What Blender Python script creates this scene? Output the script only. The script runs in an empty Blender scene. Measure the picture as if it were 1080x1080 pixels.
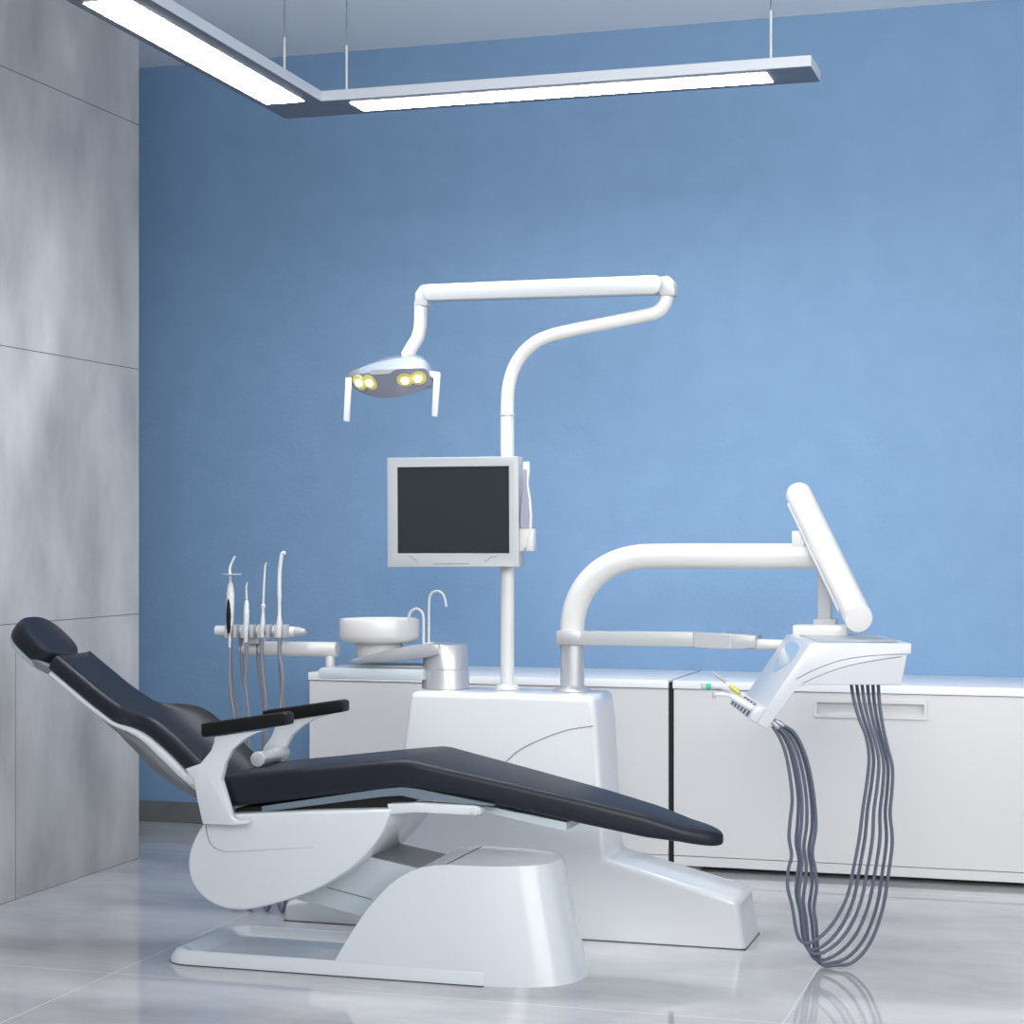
import bpy, bmesh, math
from mathutils import Vector, Matrix

# ------------------------------------------------------------------ camera model
F = 2014.0; CX = 540.0; HY = 566.0; CH = 1.3
TH = math.atan(616.0 / F)
CT, ST = math.cos(TH), math.sin(TH)
FWD = Vector((-ST, CT, 0)); RGT = Vector((CT, ST, 0))
scene = bpy.context.scene
COL = scene.collection

def C(u, d, z):                       # camera-aligned plan coordinates -> world
    p = RGT * u + FWD * d
    return Vector((p.x, p.y, z))
def W(px, py, Y):                     # photo point on the world plane y = Y
    k = (px - CX) / F
    d = Y / (CT + ST * k)
    p = FWD * d + RGT * (k * d)
    return Vector((p.x, p.y, CH - (py - HY) / F * d))
def WD(px, py, d):                    # photo point at camera depth d
    return C((px - CX) / F * d, d, CH - (py - HY) / F * d)
def lerp(a, b, t): return a + (b - a) * t
def interp(x, xs, ys):
    if x <= xs[0]: return ys[0]
    for i in range(1, len(xs)):
        if x <= xs[i]:
            return lerp(ys[i-1], ys[i], (x - xs[i-1]) / (xs[i] - xs[i-1]))
    return ys[-1]
def catmull(pts, n=6, closed=False):
    P = [Vector(p) for p in pts]; N = len(P); out = []
    rng = N if closed else N - 1
    for i in range(rng):
        p0 = P[(i-1) % N] if closed or i > 0 else P[0] * 2 - P[1]
        p1 = P[i]; p2 = P[(i+1) % N]
        p3 = P[(i+2) % N] if closed or i + 2 < N else P[-1] * 2 - P[-2]
        for j in range(n):
            t = j / n
            out.append(0.5 * ((2*p1) + (p2-p0)*t + (2*p0-5*p1+4*p2-p3)*t*t + (3*p1-p0-3*p2+p3)*t**3))
    if not closed: out.append(P[-1].copy())
    return out

# ------------------------------------------------------------------ materials
def lin(c):
    return tuple(((v/255)/12.92 if v/255 <= .04045 else ((v/255+.055)/1.055)**2.4) for v in c) + (1,)
MATS = {}
def mat(name, rgb, rough=.4, metal=0.0, spec=.5, coat=0.0, noise=0.0, nscale=8.0, bump=0.0, bscale=200.0, emit=None, estr=0.0, trans=0.0, alpha=1.0, sheen=0.0):
    m = bpy.data.materials.new(name); m.use_nodes = True
    nt = m.node_tree; b = nt.nodes['Principled BSDF']
    b.inputs['Base Color'].default_value = lin(rgb)
    b.inputs['Roughness'].default_value = rough
    b.inputs['Metallic'].default_value = metal
    b.inputs['Specular IOR Level'].default_value = spec
    b.inputs['Coat Weight'].default_value = coat
    b.inputs['Coat Roughness'].default_value = .1
    b.inputs['Transmission Weight'].default_value = trans
    b.inputs['Alpha'].default_value = alpha
    b.inputs['Sheen Weight'].default_value = sheen
    if emit:
        b.inputs['Emission Color'].default_value = lin(emit); b.inputs['Emission Strength'].default_value = estr
    tc = nt.nodes.new('ShaderNodeTexCoord')
    if noise > 0:
        n = nt.nodes.new('ShaderNodeTexNoise'); n.inputs['Scale'].default_value = nscale; n.inputs['Detail'].default_value = 4
        nt.links.new(tc.outputs['Object'], n.inputs['Vector'])
        r = nt.nodes.new('ShaderNodeValToRGB')
        a = tuple(max(0, v - 255*noise) for v in rgb); c = tuple(min(255, v + 255*noise) for v in rgb)
        r.color_ramp.elements[0].color = lin(a); r.color_ramp.elements[1].color = lin(c)
        r.color_ramp.elements[0].position = .3; r.color_ramp.elements[1].position = .7
        nt.links.new(n.outputs['Fac'], r.inputs['Fac']); nt.links.new(r.outputs['Color'], b.inputs['Base Color'])
    if bump > 0:
        n2 = nt.nodes.new('ShaderNodeTexNoise'); n2.inputs['Scale'].default_value = bscale; n2.inputs['Detail'].default_value = 3
        nt.links.new(tc.outputs['Object'], n2.inputs['Vector'])
        bp = nt.nodes.new('ShaderNodeBump'); bp.inputs['Strength'].default_value = bump; bp.inputs['Distance'].default_value = .01
        nt.links.new(n2.outputs['Fac'], bp.inputs['Height']); nt.links.new(bp.outputs['Normal'], b.inputs['Normal'])
    MATS[name] = m
    return m

def panel_mat(name, c_dark, c_mid, c_light, seams_u, seams_v, axes, rough, rough_var, cloud_scale, cloud_stretch, seam_rgb, seam_w, bump=.0, spec=.5, low_only=0):
    """cloudy concrete / stone with seam lines at regular spacing. axes: which world coords are (u,v). seams = (spacing, offset)"""
    m = bpy.data.materials.new(name); m.use_nodes = True
    nt = m.node_tree; L = nt.links; b = nt.nodes['Principled BSDF']
    tc = nt.nodes.new('ShaderNodeTexCoord')
    mp = nt.nodes.new('ShaderNodeMapping'); mp.inputs['Scale'].default_value = cloud_stretch
    L.new(tc.outputs['Object'], mp.inputs['Vector'])
    n = nt.nodes.new('ShaderNodeTexNoise'); n.inputs['Scale'].default_value = cloud_scale; n.inputs['Detail'].default_value = 7; n.inputs['Roughness'].default_value = .55
    L.new(mp.outputs['Vector'], n.inputs['Vector'])
    r = nt.nodes.new('ShaderNodeValToRGB')
    e = r.color_ramp.elements; e[0].position = .3; e[0].color = lin(c_dark); e[1].position = .72; e[1].color = lin(c_light)
    k = e.new(.5); k.color = lin(c_mid)
    L.new(n.outputs['Fac'], r.inputs['Fac'])
    sep = nt.nodes.new('ShaderNodeSeparateXYZ'); L.new(tc.outputs['Object'], sep.inputs['Vector'])
    def seam(axis, spacing, off):
        a = nt.nodes.new('ShaderNodeMath'); a.operation = 'SUBTRACT'; a.inputs[1].default_value = off; L.new(sep.outputs[axis], a.inputs[0])
        d = nt.nodes.new('ShaderNodeMath'); d.operation = 'DIVIDE'; d.inputs[1].default_value = spacing; L.new(a.outputs[0], d.inputs[0])
        rd = nt.nodes.new('ShaderNodeMath'); rd.operation = 'ROUND'; L.new(d.outputs[0], rd.inputs[0])
        s = nt.nodes.new('ShaderNodeMath'); s.operation = 'SUBTRACT'; L.new(d.outputs[0], s.inputs[0]); L.new(rd.outputs[0], s.inputs[1])
        ab = nt.nodes.new('ShaderNodeMath'); ab.operation = 'ABSOLUTE'; L.new(s.outputs[0], ab.inputs[0])
        lt = nt.nodes.new('ShaderNodeMath'); lt.operation = 'LESS_THAN'; lt.inputs[1].default_value = seam_w / spacing; L.new(ab.outputs[0], lt.inputs[0])
        return lt.outputs[0]
    s1 = seam(axes[0], *seams_u); s2 = seam(axes[1], *seams_v)
    if low_only:
        lt = nt.nodes.new('ShaderNodeMath'); lt.operation = 'LESS_THAN'; lt.inputs[1].default_value = low_only; L.new(sep.outputs['Z'], lt.inputs[0])
        mu = nt.nodes.new('ShaderNodeMath'); mu.operation = 'MULTIPLY'; L.new(s1, mu.inputs[0]); L.new(lt.outputs[0], mu.inputs[1]); s1 = mu.outputs[0]
    mx = nt.nodes.new('ShaderNodeMath'); mx.operation = 'MAXIMUM'; L.new(s1, mx.inputs[0]); L.new(s2, mx.inputs[1])
    mix = nt.nodes.new('ShaderNodeMix'); mix.data_type = 'RGBA'
    L.new(mx.outputs[0], mix.inputs['Factor']); L.new(r.outputs['Color'], mix.inputs[6]); mix.inputs[7].default_value = lin(seam_rgb)
    L.new(mix.outputs[2], b.inputs['Base Color'])
    mr = nt.nodes.new('ShaderNodeMapRange'); mr.inputs['To Min'].default_value = rough - rough_var; mr.inputs['To Max'].default_value = rough + rough_var
    mr.inputs['From Min'].default_value = .3; mr.inputs['From Max'].default_value = .7
    L.new(n.outputs['Fac'], mr.inputs['Value']); L.new(mr.outputs['Result'], b.inputs['Roughness'])
    b.inputs['Specular IOR Level'].default_value = spec
    if bump > 0:
        bp = nt.nodes.new('ShaderNodeBump'); bp.inputs['Strength'].default_value = bump; bp.inputs['Distance'].default_value = .004
        L.new(n.outputs['Fac'], bp.inputs['Height']); L.new(bp.outputs['Normal'], b.inputs['Normal'])
    MATS[name] = m
    return m

M_WHITE = mat('white_enamel', (214, 217, 221), .28, coat=.4)
M_WHITE2 = mat('cool_white_plastic', (216, 221, 226), .24, coat=.6)
M_PIPE = mat('white_pipe_paint', (212, 212, 212), .3, coat=.3)
M_CAB = mat('white_cabinet_laminate', (212, 212, 213), .35)
M_TOP = mat('white_worktop', (238, 241, 244), .3)
M_BLACK = mat('black_carcass', (10, 10, 12), .5)
M_LEATHER = mat('navy_black_upholstery', (18, 23, 36), .45, spec=.4, bump=.03, bscale=420)
M_LEATHER2 = mat('black_armrest_pad', (8, 9, 11), .5, spec=.3)
M_GREYPL = mat('pale_grey_plastic', (174, 178, 181), .35)
M_STEEL = mat('satin_steel', (196, 198, 202), .3, metal=.5)
M_SHELL = mat('blue_grey_plastic', (190, 200, 208), .35)
M_PAN = mat('slate_plastic', (112, 126, 138), .4)
M_HEAD = mat('delivery_head_white', (196, 199, 206), .32, coat=.3)
M_UNDER = mat('mid_grey_plastic_and_shade', (118, 122, 126), .45)  # headrest joint grey; also painted shade on lift arm top and backrest rear
M_DGREY = mat('dark_grey_plastic_and_shadow', (60, 64, 70), .4)  # slot grey; also the painted contact shadow strips
M_HOSE = mat('grey_rubber_hose', (88, 95, 112), .45)
M_HOSE2 = mat('mid_grey_rubber_hose', (122, 125, 136), .45)
M_SCREEN = mat('dark_screen', (40, 44, 50), .3, spec=.3)
M_BEZEL = mat('monitor_bezel', (172, 177, 181), .4)
M_SEAM = mat('seam_shadow_grey', (126, 132, 140), .6)
M_GREEN = mat('green_plastic', (40, 180, 140), .4)
M_YELLOW = mat('yellow_plastic', (214, 208, 70), .4)
M_PANEL = mat('led_diffuser', (255, 255, 255), .5, emit=(250, 252, 255), estr=50.0)
M_LAMPF = mat('pendant_aluminium', (196, 202, 212), .4)
M_LED = mat('warm_led', (255, 245, 200), .4, emit=(255, 244, 196), estr=14.0)
M_REFL = mat('gold_reflector_glow', (176, 170, 112), .3, metal=.3, emit=(250, 236, 150), estr=.22)  # reflector discs with the bulbs' yellow glow painted in as emission
M_LAMPSHELL = mat('lamp_shell_grey', (136, 144, 156), .2, coat=.5)
M_LAMPFACE = mat('lamp_face_lilac_glass', (136, 140, 158), .12, coat=.5)
M_CABLE = mat('cable_grey', (110, 118, 130), .4, metal=.3)
M_SKIRT = mat('grey_skirting', (112, 114, 114), .5, noise=.03, nscale=6)
M_CEIL = mat('ceiling_paint', (240, 243, 246), .8, noise=.004, nscale=3)
M_WALL = mat('blue_wall_paint', (123, 156, 191), .7, spec=.3, noise=.008, nscale=7, bump=.12, bscale=60)
M_CONC = panel_mat('concrete_panels', (150, 150, 151), (176, 175, 176), (200, 199, 199), (2.0, 6.02), (.988, 0.0), ('Y', 'Z'), .5, .1, 2.0, (1.2, 1.5, .75), (92, 92, 95), .0018, bump=.05, low_only=.988)
M_FLOOR = panel_mat('polished_stone_tiles', (150, 150, 153), (181, 181, 184), (206, 206, 208), (2.0, -.80), (2.0, 5.09), ('X', 'Y'), .04, .025, 1.1, (.9, 1.6, 1), (216, 216, 218), .0018, spec=.85)

# ------------------------------------------------------------------ object helpers
def worldloc(o):
    v = Vector((0, 0, 0))
    while o is not None:
        v = v + o.location; o = o.parent
    return v
def obj(name, bm, m, parent=None, smooth=38):
    bmesh.ops.remove_doubles(bm, verts=bm.verts, dist=1e-6)
    bmesh.ops.recalc_face_normals(bm, faces=bm.faces)
    me = bpy.data.meshes.new(name); bm.to_mesh(me); bm.free()
    for p in me.polygons: p.use_smooth = True
    me.set_sharp_from_angle(angle=math.radians(smooth))
    me.materials.append(m)
    o = bpy.data.objects.new(name, me); COL.objects.link(o)
    if parent is not None:
        me.transform(Matrix.Translation(-worldloc(parent)))
        o.parent = parent
    else:                                            # own origin at the base centre
        xs = [v.co for v in me.vertices]
        c = Vector(((min(v.x for v in xs)+max(v.x for v in xs))/2, (min(v.y for v in xs)+max(v.y for v in xs))/2, min(v.z for v in xs)))
        if name in KEEP_ORIGIN: c = Vector((0, 0, 0))
        me.transform(Matrix.Translation(-c)); o.location = c
    return o
KEEP_ORIGIN = {'floor', 'ceiling', 'wall_left', 'wall_back', 'wall_corridor', 'baseboard_back'}
def thing(name, label, cat, loc, group=None):
    o = bpy.data.objects.new(name, None); COL.objects.link(o)
    o.empty_display_size = .1; o.location = loc
    o['label'] = label; o['category'] = cat
    if group: o['group'] = group
    return o
def struct(name, bm, m):
    o = obj(name, bm, m); o['kind'] = 'structure'; return o
def join(*bms):
    a = bms[0]
    for b in bms[1:]:
        t = bpy.data.meshes.new('t'); b.to_mesh(t); b.free(); a.from_mesh(t); bpy.data.meshes.remove(t)
    return a
def bevel(bm, w, seg=3, ang=30):
    if w <= 0: return bm
    bmesh.ops.recalc_face_normals(bm, faces=bm.faces)
    es = [e for e in bm.edges if len(e.link_faces) == 2 and e.calc_face_angle(0) > math.radians(ang)]
    bmesh.ops.bevel(bm, geom=es, offset=w, offset_type='OFFSET', segments=seg, profile=.5, affect='EDGES', clamp_overlap=True)
    return bm
def box(x0, x1, y0, y1, z0, z1, bv=0, seg=3):
    bm = bmesh.new()
    v = [bm.verts.new((x, y, z)) for z in (z0, z1) for (x, y) in ((x0, y0), (x1, y0), (x1, y1), (x0, y1))]
    for f in ((0,1,2,3), (4,5,6,7), (0,1,5,4), (1,2,6,5), (2,3,7,6), (3,0,4,7)): bm.faces.new([v[i] for i in f])
    return bevel(bm, bv, seg)
def loft(rings, cap=True, closed=True):
    bm = bmesh.new()
    R = [[bm.verts.new(p) for p in r] for r in rings]
    n = len(rings[0])
    for a, b in zip(R, R[1:]):
        for i in range(n if closed else n - 1):
            j = (i + 1) % n
            bm.faces.new((a[i], a[j], b[j], b[i]))
    if cap:
        bm.faces.new(R[0]); bm.faces.new(R[-1])
    return bm
def prism(pts, Y0, Y1, bv=0.0, seg=3, ang=30):         # photo outline on plane Y0, extruded straight back to Y1
    a = [W(p[0], p[1], Y0) for p in pts]
    b = [Vector((p.x, Y1, p.z)) for p in a]
    return bevel(loft([a, b]), bv, seg, ang)
def prism3(pts, vec, bv=0.0, seg=3, ang=30):
    a = [Vector(p) for p in pts]; b = [p + vec for p in a]
    return bevel(loft([a, b]), bv, seg, ang)
def tube(path, r, n=14, cap=True):
    P = [Vector(p) for p in path]; N = len(P)
    rad = r if callable(r) else (lambda t: r)
    T = []
    for i in range(N):
        t = (P[min(i+1, N-1)] - P[max(i-1, 0)]); T.append(t.normalized())
    ref = Vector((0, 0, 1)) if abs(T[0].z) < .9 else Vector((0, 1, 0))
    u = T[0].cross(ref).normalized(); rings = []
    for i in range(N):
        u = (u - T[i] * u.dot(T[i])).normalized(); v = T[i].cross(u)
        rr_ = rad(i / (N - 1))
        rings.append([P[i] + (u * math.cos(a) + v * math.sin(a)) * rr_ for a in [2*math.pi*k/n for k in range(n)]])
    return loft(rings, cap)
def pxpath(pts, Y, n=6): return catmull([W(p[0], p[1], Y) for p in pts], n)
def rod(prof, p0, p1, n=24):
    """lathe along axis p0->p1; prof = [(t along in metres, radius)]"""
    d = (p1 - p0).normalized()
    ref = Vector((0, 0, 1)) if abs(d.z) < .9 else Vector((1, 0, 0))
    u = d.cross(ref).normalized(); v = d.cross(u)
    rings = [[p0 + d * t + (u * math.cos(a) + v * math.sin(a)) * max(r, 1e-4) for a in [2*math.pi*k/n for k in range(n)]] for t, r in prof]
    return loft(rings)
def cyl(p0, p1, r, bv=.003, n=28):
    L = (p1 - p0).length
    return rod([(0, r-bv), (bv*.3, r-bv*.3), (bv, r), (L-bv, r), (L-bv*.3, r-bv*.3), (L, r-bv)], p0, p1, n)
def lathe(c, prof, n=40):                              # vertical axis, prof = [(r, z)]
    rings = [[Vector((c.x + max(r, 1e-4) * math.cos(2*math.pi*k/n), c.y + max(r, 1e-4) * math.sin(2*math.pi*k/n), z)) for k in range(n)] for r, z in prof]
    return loft(rings)
def rrect(x0, x1, y0, y1, rad, z, n=6, rx=None):
    out = []; q = rad if rx is None else rx
    for cx, cy, a0, r in ((x1-q, y1-q, 0, q), (x0+rad, y1-rad, 90, rad), (x0+rad, y0+rad, 180, rad), (x1-q, y0+q, 270, q)):
        for k in range(n+1):
            a = math.radians(a0 + 90*k/n); out.append(Vector((cx + r*math.cos(a), cy + r*math.sin(a), z)))
    return out

# ------------------------------------------------------------------ the room
ZC = 3.447; YB = 7.87
struct('floor', box(-5.2, 3.2, -1.5, YB+.1, -.1, 0), M_FLOOR)
struct('ceiling', box(-5.2, 3.2, -1.5, YB+.1, ZC, ZC+.1), M_CEIL)
struct('wall_back', box(-5.2, 3.2, YB, YB+.1, 0, ZC), M_WALL)
struct('wall_left', box(-3.95, -3.70, -1.5, 6.94, 0, ZC), M_CONC)
struct('wall_corridor', box(-5.3, -5.2, 5.0, YB+.1, 0, ZC), M_WALL)
struct('baseboard_back', box(-5.2, 3.2, YB-.012, YB, 0, .093, .002, 1), M_SKIRT)

# ------------------------------------------------------------------ pendant light
PZ = 2.75; PT = PZ + .034
XI, YI = -2.465, 5.893; XO, YO = -2.690, 6.105; XR = -.839; YFR = 2.4
pend = thing('pendant_light', 'L-shaped slim white linear pendant lamp hanging on thin cables below the ceiling', 'ceiling light', (-2.58, 6.0, PZ))
YFR = 4.47
def SX(x, y): return x + .020*max(0, YI-y)
def lshape(i, z0, z1, bv):
    o = [(SX(XI-i, YFR), YFR+i), (XI-i, YI+i), (XR-i, YI+i), (XR-i, YO-i), (XO+i, YO-i), (SX(XO+i, YFR), YFR+i)]
    bm = loft([[Vector((x, y, z0)) for x, y in o], [Vector((x, y, z1)) for x, y in o]]); return bevel(bm, bv, 1)
obj('frame', lshape(0, PZ, PT, .0015), M_LAMPF, pend)
obj('underside', lshape(.002, PZ-.0012, PZ+.002, 0), mat('pendant_underside_shade', (92, 98, 112), .5), pend)  # thin dark plate: shade of the unlit underside put into colour
ya, yb = 4.62, 5.87
pts4 = [Vector((SX(-2.655, ya), ya, PZ-.003)), Vector((SX(-2.52, ya), ya, PZ-.003)), Vector((SX(-2.52, yb), yb, PZ-.003)), Vector((SX(-2.655, yb), yb, PZ-.003))]
obj('diffuser', prism3(pts4, Vector((0, 0, .004))), M_PANEL, pend)
obj('diffuser', box(-2.38, -.985, 5.935, 6.06, PZ-.003, PZ+.001), M_PANEL, pend)
for px, ys, ye, yy, on in ((300, 39, 72, 5.55, 'a'), (365.5, 48, 93, 6.0, 'b'), (813, 11, 60, 6.0, 'b')):
    p = W(px, ye, yy) if on == 'b' else W(px, ye, 5.55)
    if on == 'a':                        # over the left arm: find y on the arm's centre line
        k = (px - CX) / F; d = -2.578 / (-ST + CT * k); p = FWD * d + RGT * (k * d)
    s = CH + (HY - ys) / F * (FWD.x * p.x + FWD.y * p.y)
    c = obj('cable', cyl(Vector((p.x, p.y, PT)), Vector((p.x, p.y, ZC)), .0022, .0003, 8), M_CABLE, pend)
    obj('cable_sleeve', cyl(Vector((p.x, p.y, PT)), Vector((p.x, p.y, s)), .0042, .0006, 10), M_PIPE, c)

# ------------------------------------------------------------------ cabinets
YF = 7.295
def cabinet(x0, x1, label):
    t = thing('base_cabinet', label, 'cabinet', ((x0+x1)/2, (YF+YB)/2, 0), 'white base cabinets along the blue wall')
    obj('carcass', box(x0+.002, x1-.002, YF+.024, YB-.02, .022, .7075, .001, 1), M_CAB, t)
    if x0 > -2 and x0 < -1:
        obj('side_panel', box(x0-.020, x0-.004, YF+.006, YB-.02, .022, .732, .001, 1), M_BLACK, t)
    dx = (x0 + x1) / 2
    hx0, hx1, hz0, hz1 = dx-.212, dx+.212, .613, .686
    R4 = lambda a, b, c, d, y: [Vector((a, y, c)), Vector((b, y, c)), Vector((b, y, d)), Vector((a, y, d))]
    i0, i1, j0, j1 = hx0+.012, hx1-.012, hz0+.014, hz1-.016
    d = obj('door', loft([R4(x0, x1, .060, .706, YF+.022), R4(x0, x1, .060, .706, YF), R4(i0, i1, j0, j1, YF), R4(i0, i1, j0, j1, YF+.018)]), M_CAB, t)
    obj('handle', bevel(loft([R4(hx0, hx1, hz0, hz1, YF-.0002), R4(hx0, hx1, hz0, hz1, YF-.007), R4(i0, i1, j0, j1, YF-.007), R4(i0, i1, j0, j1, YF-.0002)], cap=False), .001, 1), M_CAB, d)
    obj('plinth_panel', box(x0, x1, YF, YF+.02, .0206, .057, .001, 1), M_CAB, t)
    obj('worktop', box(x0-.004, x1+.0005, YF-.006, YB-.001, .709, .74, .0015, 2), M_TOP, t)
    for fx in (x0+.07, x1-.07):
        for fy in (YF+.07, YB-.1):
            obj('foot', lathe(Vector((fx, fy, 0)), [(.026, .0005), (.028, .003), (.028, .008), (.018, .011), (.014, .023)], 20), M_GREYPL, t)
    return t
cabinet(-3.105, -1.594, 'long white base cabinet left of the black gap, partly behind the treatment tower')
cabinet(-1.572, -.06, 'long white base cabinet right of the black gap, with a framed slot handle')

# ------------------------------------------------------------------ dental chair
YN = 5.25; YC = 5.445; YFAR = 5.64
chair = thing('dental_chair', 'reclined dental chair in black upholstery on a white moulded base', 'dental chair', (-2.0, YC, 0))
# base plate with raised lip
X0, X1, B0, B1 = -2.725, -1.692, 5.245, 5.675
rings = [rrect(X0+i, X1, B0+j, B1-j, r, z, rx=.003) for i, j, r, z in ((0, 0, .085, 0), (.004, .003, .085, .018), (.020, .010, .080, .038), (.036, .018, .075, .043), (.052, .026, .07, .041), (.085, .04, .05, .020), (.10, .05, .045, .016))]
obj('base_plate', loft(rings), M_WHITE2, chair)
obj('contact_shadow', loft([rrect(X0-.001, X1, B0-.0012, B1+.001, .086, z_, rx=.003) for z_ in (.0003, .003)]), M_DGREY, chair)  # dark strip painting the contact shadow around the base plate
# base cover: ring per height, rounded right end, curved left shoulder
left_px = [(352, 1016), (362, 998), (376, 974), (392, 952), (408, 935), (424, 923), (440, 916.5), (455, 914.2), (468, 913.4)]
lp = [W(x, y, 5.262) for x, y in left_px]
lzs = [p.z for p in lp]; lxs = [p.x for p in lp]
ZT = lzs[-1]
rings = []
for z in [0.0] + [lzs[0] + (ZT - lzs[0]) * t for t in (0, .1, .2, .32, .44, .56, .68, .78, .86, .92, .96, .985, 1.0)]:
    t = z / ZT
    xl = interp(z, lzs, lxs) if z >= lzs[0] else lxs[0]
    xr = lerp(-1.442, -1.522, t) + (.0 if z > .02 else .0)
    y0 = lerp(5.252, 5.285, t); y1 = lerp(5.668, 5.640, t)
    cy = (y0+y1)/2; h = (y1-y0)/2; a = .30
    ring = [Vector((xl, y1, z)), Vector((lerp(xl, xr-a, .5), y1, z))]
    for k in range(25):
        an = math.radians(90 - 180*k/24)
        c_, s_ = math.cos(an), math.sin(an)
        ring.append(Vector((xr - a + a*abs(c_)**(2/2.5), cy + h*math.copysign(abs(s_)**(2/2.5), s_), z)))
    ring += [Vector((lerp(xl, xr-a, .5), y0, z)), Vector((xl, y0, z))]
    rings.append(ring)
bm = loft(rings)
obj('base_cover', bm, M_WHITE2, chair, 22)
# lift arm between the base and the seat housing
arm = obj('lift_arm', prism([(383, 902), (445, 916.5), (475, 925), (475, 940), (392, 970), (312, 948), (345, 930)], 5.35, 5.60, .002, 1), M_SHELL, chair)
obj('arm_top_shade', prism([(383, 901), (445, 915.3), (475, 923.8), (475, 925.4), (445, 917), (383, 902.8)], 5.351, 5.599), M_UNDER, arm)  # dark sheet painting the shade on top of the arm
obj('seam', tube([W(345, 936, 5.349), W(392, 948.5, 5.349)], .0016, 6), M_SEAM, arm)
# seat housing
hp = [(412, 853.5), (330, 855.5), (232, 859), (216, 866), (207, 880), (200, 897), (198, 914), (202, 931), (212, 945), (227, 955), (245, 959.8), (265, 959), (300, 950.5), (338, 936), (372, 914), (395, 890), (406, 872)]
hs = [Vector((x, y, 0)) for x, y in hp]
cv = catmull(hs[3:] + [hs[0]], 4)
pts = [hs[1], hs[2]] + catmull([hs[2], hs[3]], 1)[1:1] + cv
pts = [(p.x, p.y) for p in pts]
hous = obj('seat_housing', prism(pts, 5.235, 5.645, .012, 3, 40), M_WHITE2, chair)
obj('seam', tube(pxpath([(217, 869), (219, 882), (224, 892), (234, 897.5), (250, 898), (330, 893.5)], 5.2345), lambda t: .0016*(1-t*.8), 6), M_SEAM, hous)
# seat cushion
secs = [(237, 819.5, 852, .196), (300, 813.5, 845, .196), (400, 804, 833, .196), (424, 802.3, 830.5, .196), (432, 802.8, 831, .195), (442, 805.5, 832.5, .193), (530, 825.5, 851, .165), (622, 846.5, 871.5, .132), (680, 861, 884, .108), (718, 873, 889, .088)]
sx, szt, szb, sw = [], [], [], []
for px, a, b, w_ in secs:
    p = W(px, a, YC-w_+.004); q = W(px, b, YC-w_+.004); sx.append(p.x); szt.append(p.z+.004); szb.append(q.z); sw.append(w_)
XT = -1.030
sx.append(XT); szt.append(szt[-1] - .020); szb.append(szb[-1] - .017); sw.append(.07)
def seat_ring(x, w, zt, zb, r=.02, n=5):
    out = []
    r = min(r, w*.8, (zt-zb)*.45)
    for cy, cz, a0 in ((YC+w-r, zt-r, 0), (YC-w+r, zt-r, 90), (YC-w+r, zb+r, 180), (YC+w-r, zb+r, 270)):
        for k in range(n+1):
            a = math.radians(a0+90*k/n); out.append(Vector((x, cy + r*math.cos(a), cz + r*math.sin(a))))
    return out
rings = []
RL = .12
xs = [sx[0]+.0005+.02*k for k in range(0, 200)]
xs = [x for x in xs if x < XT-RL] + [XT-RL+RL*math.sin(math.pi/2*k/16) for k in range(0, 17)]
for i, x in enumerate(xs):
    zt = interp(x, sx, szt); zb = interp(x, sx, szb); W0 = interp(x, sx, sw)
    if x > XT-RL:
        d = (x-(XT-RL))/RL
        w = W0*(max(0, 1-d**2.4))**(1/2.2)
        th = (max(0.0, 1-d**6))**.5
        m_ = (zt+zb)/2 - .002*d; hh = (zt-zb)/2*(.55+.45*th); zt, zb = m_+hh, m_-hh
        w = max(w, .012)
    else: w = W0
    rings.append(seat_ring(x, w, zt, zb))
rings.insert(0, seat_ring(sx[0]-.006, sw[0]-.008, szt[0]-.008, szb[0]+.008))
obj('seat_cushion', loft(rings), M_LEATHER, chair)
# pan under the seat and under the leg rest
pan = [(276, 850.5), (400, 832.5), (424, 830.2), (440, 832), (520, 849), (520, 850), (440, 843), (424, 839), (405, 840), (276, 856.5)]
obj('seat_pan', prism(pan, YN+.014, YFAR-.014), M_PAN, chair)
obj('leg_rest_pan', prism([(509, 849), (597, 867.5), (597, 877), (509, 857)], 5.325, 5.565, .002, 1), M_SHELL, chair)
obj('under_seat_frame', prism([(248, 853), (300, 848), (424, 836), (440, 844), (410, 856), (248, 861)], YN+.035, YFAR-.03), M_BLACK, chair)
hb = obj('hinge_bar', prism([(408, 848), (440, 847), (500, 850.5), (506, 853), (506, 859), (498, 860), (440, 857), (411, 859)], YN-.004, YN+.05, .003, 2), M_WHITE2, chair)
obj('hinge_pin', cyl(W(500, 855.5, YN-.012), W(500, 855.5, YN-.012)+Vector((0, .04, 0)), .012, .002, 20), M_WHITE, hb)
# backrest
BT = W(58, 690, 5.33); BB = W(216, 811, 5.26)
A_ = W(60, 690, 5.33); B_ = W(104, 727, 5.33)
dirv = (Vector((B_.x, 0, B_.z)) - Vector((A_.x, 0, A_.z))).normalized()          # down the back
nrm = Vector((-dirv.z, 0, dirv.x)); 
if nrm.z < 0: nrm = -nrm
def proj(px, py, Y):
    p = W(px, py, Y); q = Vector((p.x - A_.x, 0, p.z - A_.z)); return q.dot(dirv), q.dot(nrm)
marks = []
for px, py, w in ((60, 690, .115), (104, 727, .115), (132, 748, .122), (141, 749.5, .155), (150, 752, .182), (164, 758.5, .19), (186, 777, .19), (208, 799, .19), (228, 819, .19)):
    s, r = proj(px, py, YC-w+.012); marks.append((s, r, w))
ss = [m_[0] for m_ in marks]; rs = [m_[1] for m_ in marks]; ws = [m_[2] for m_ in marks]
for i in range(1, len(ss)):
    if ss[i] <= ss[i-1]: ss[i] = ss[i-1] + .008
SMAX = ss[-1]
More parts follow.
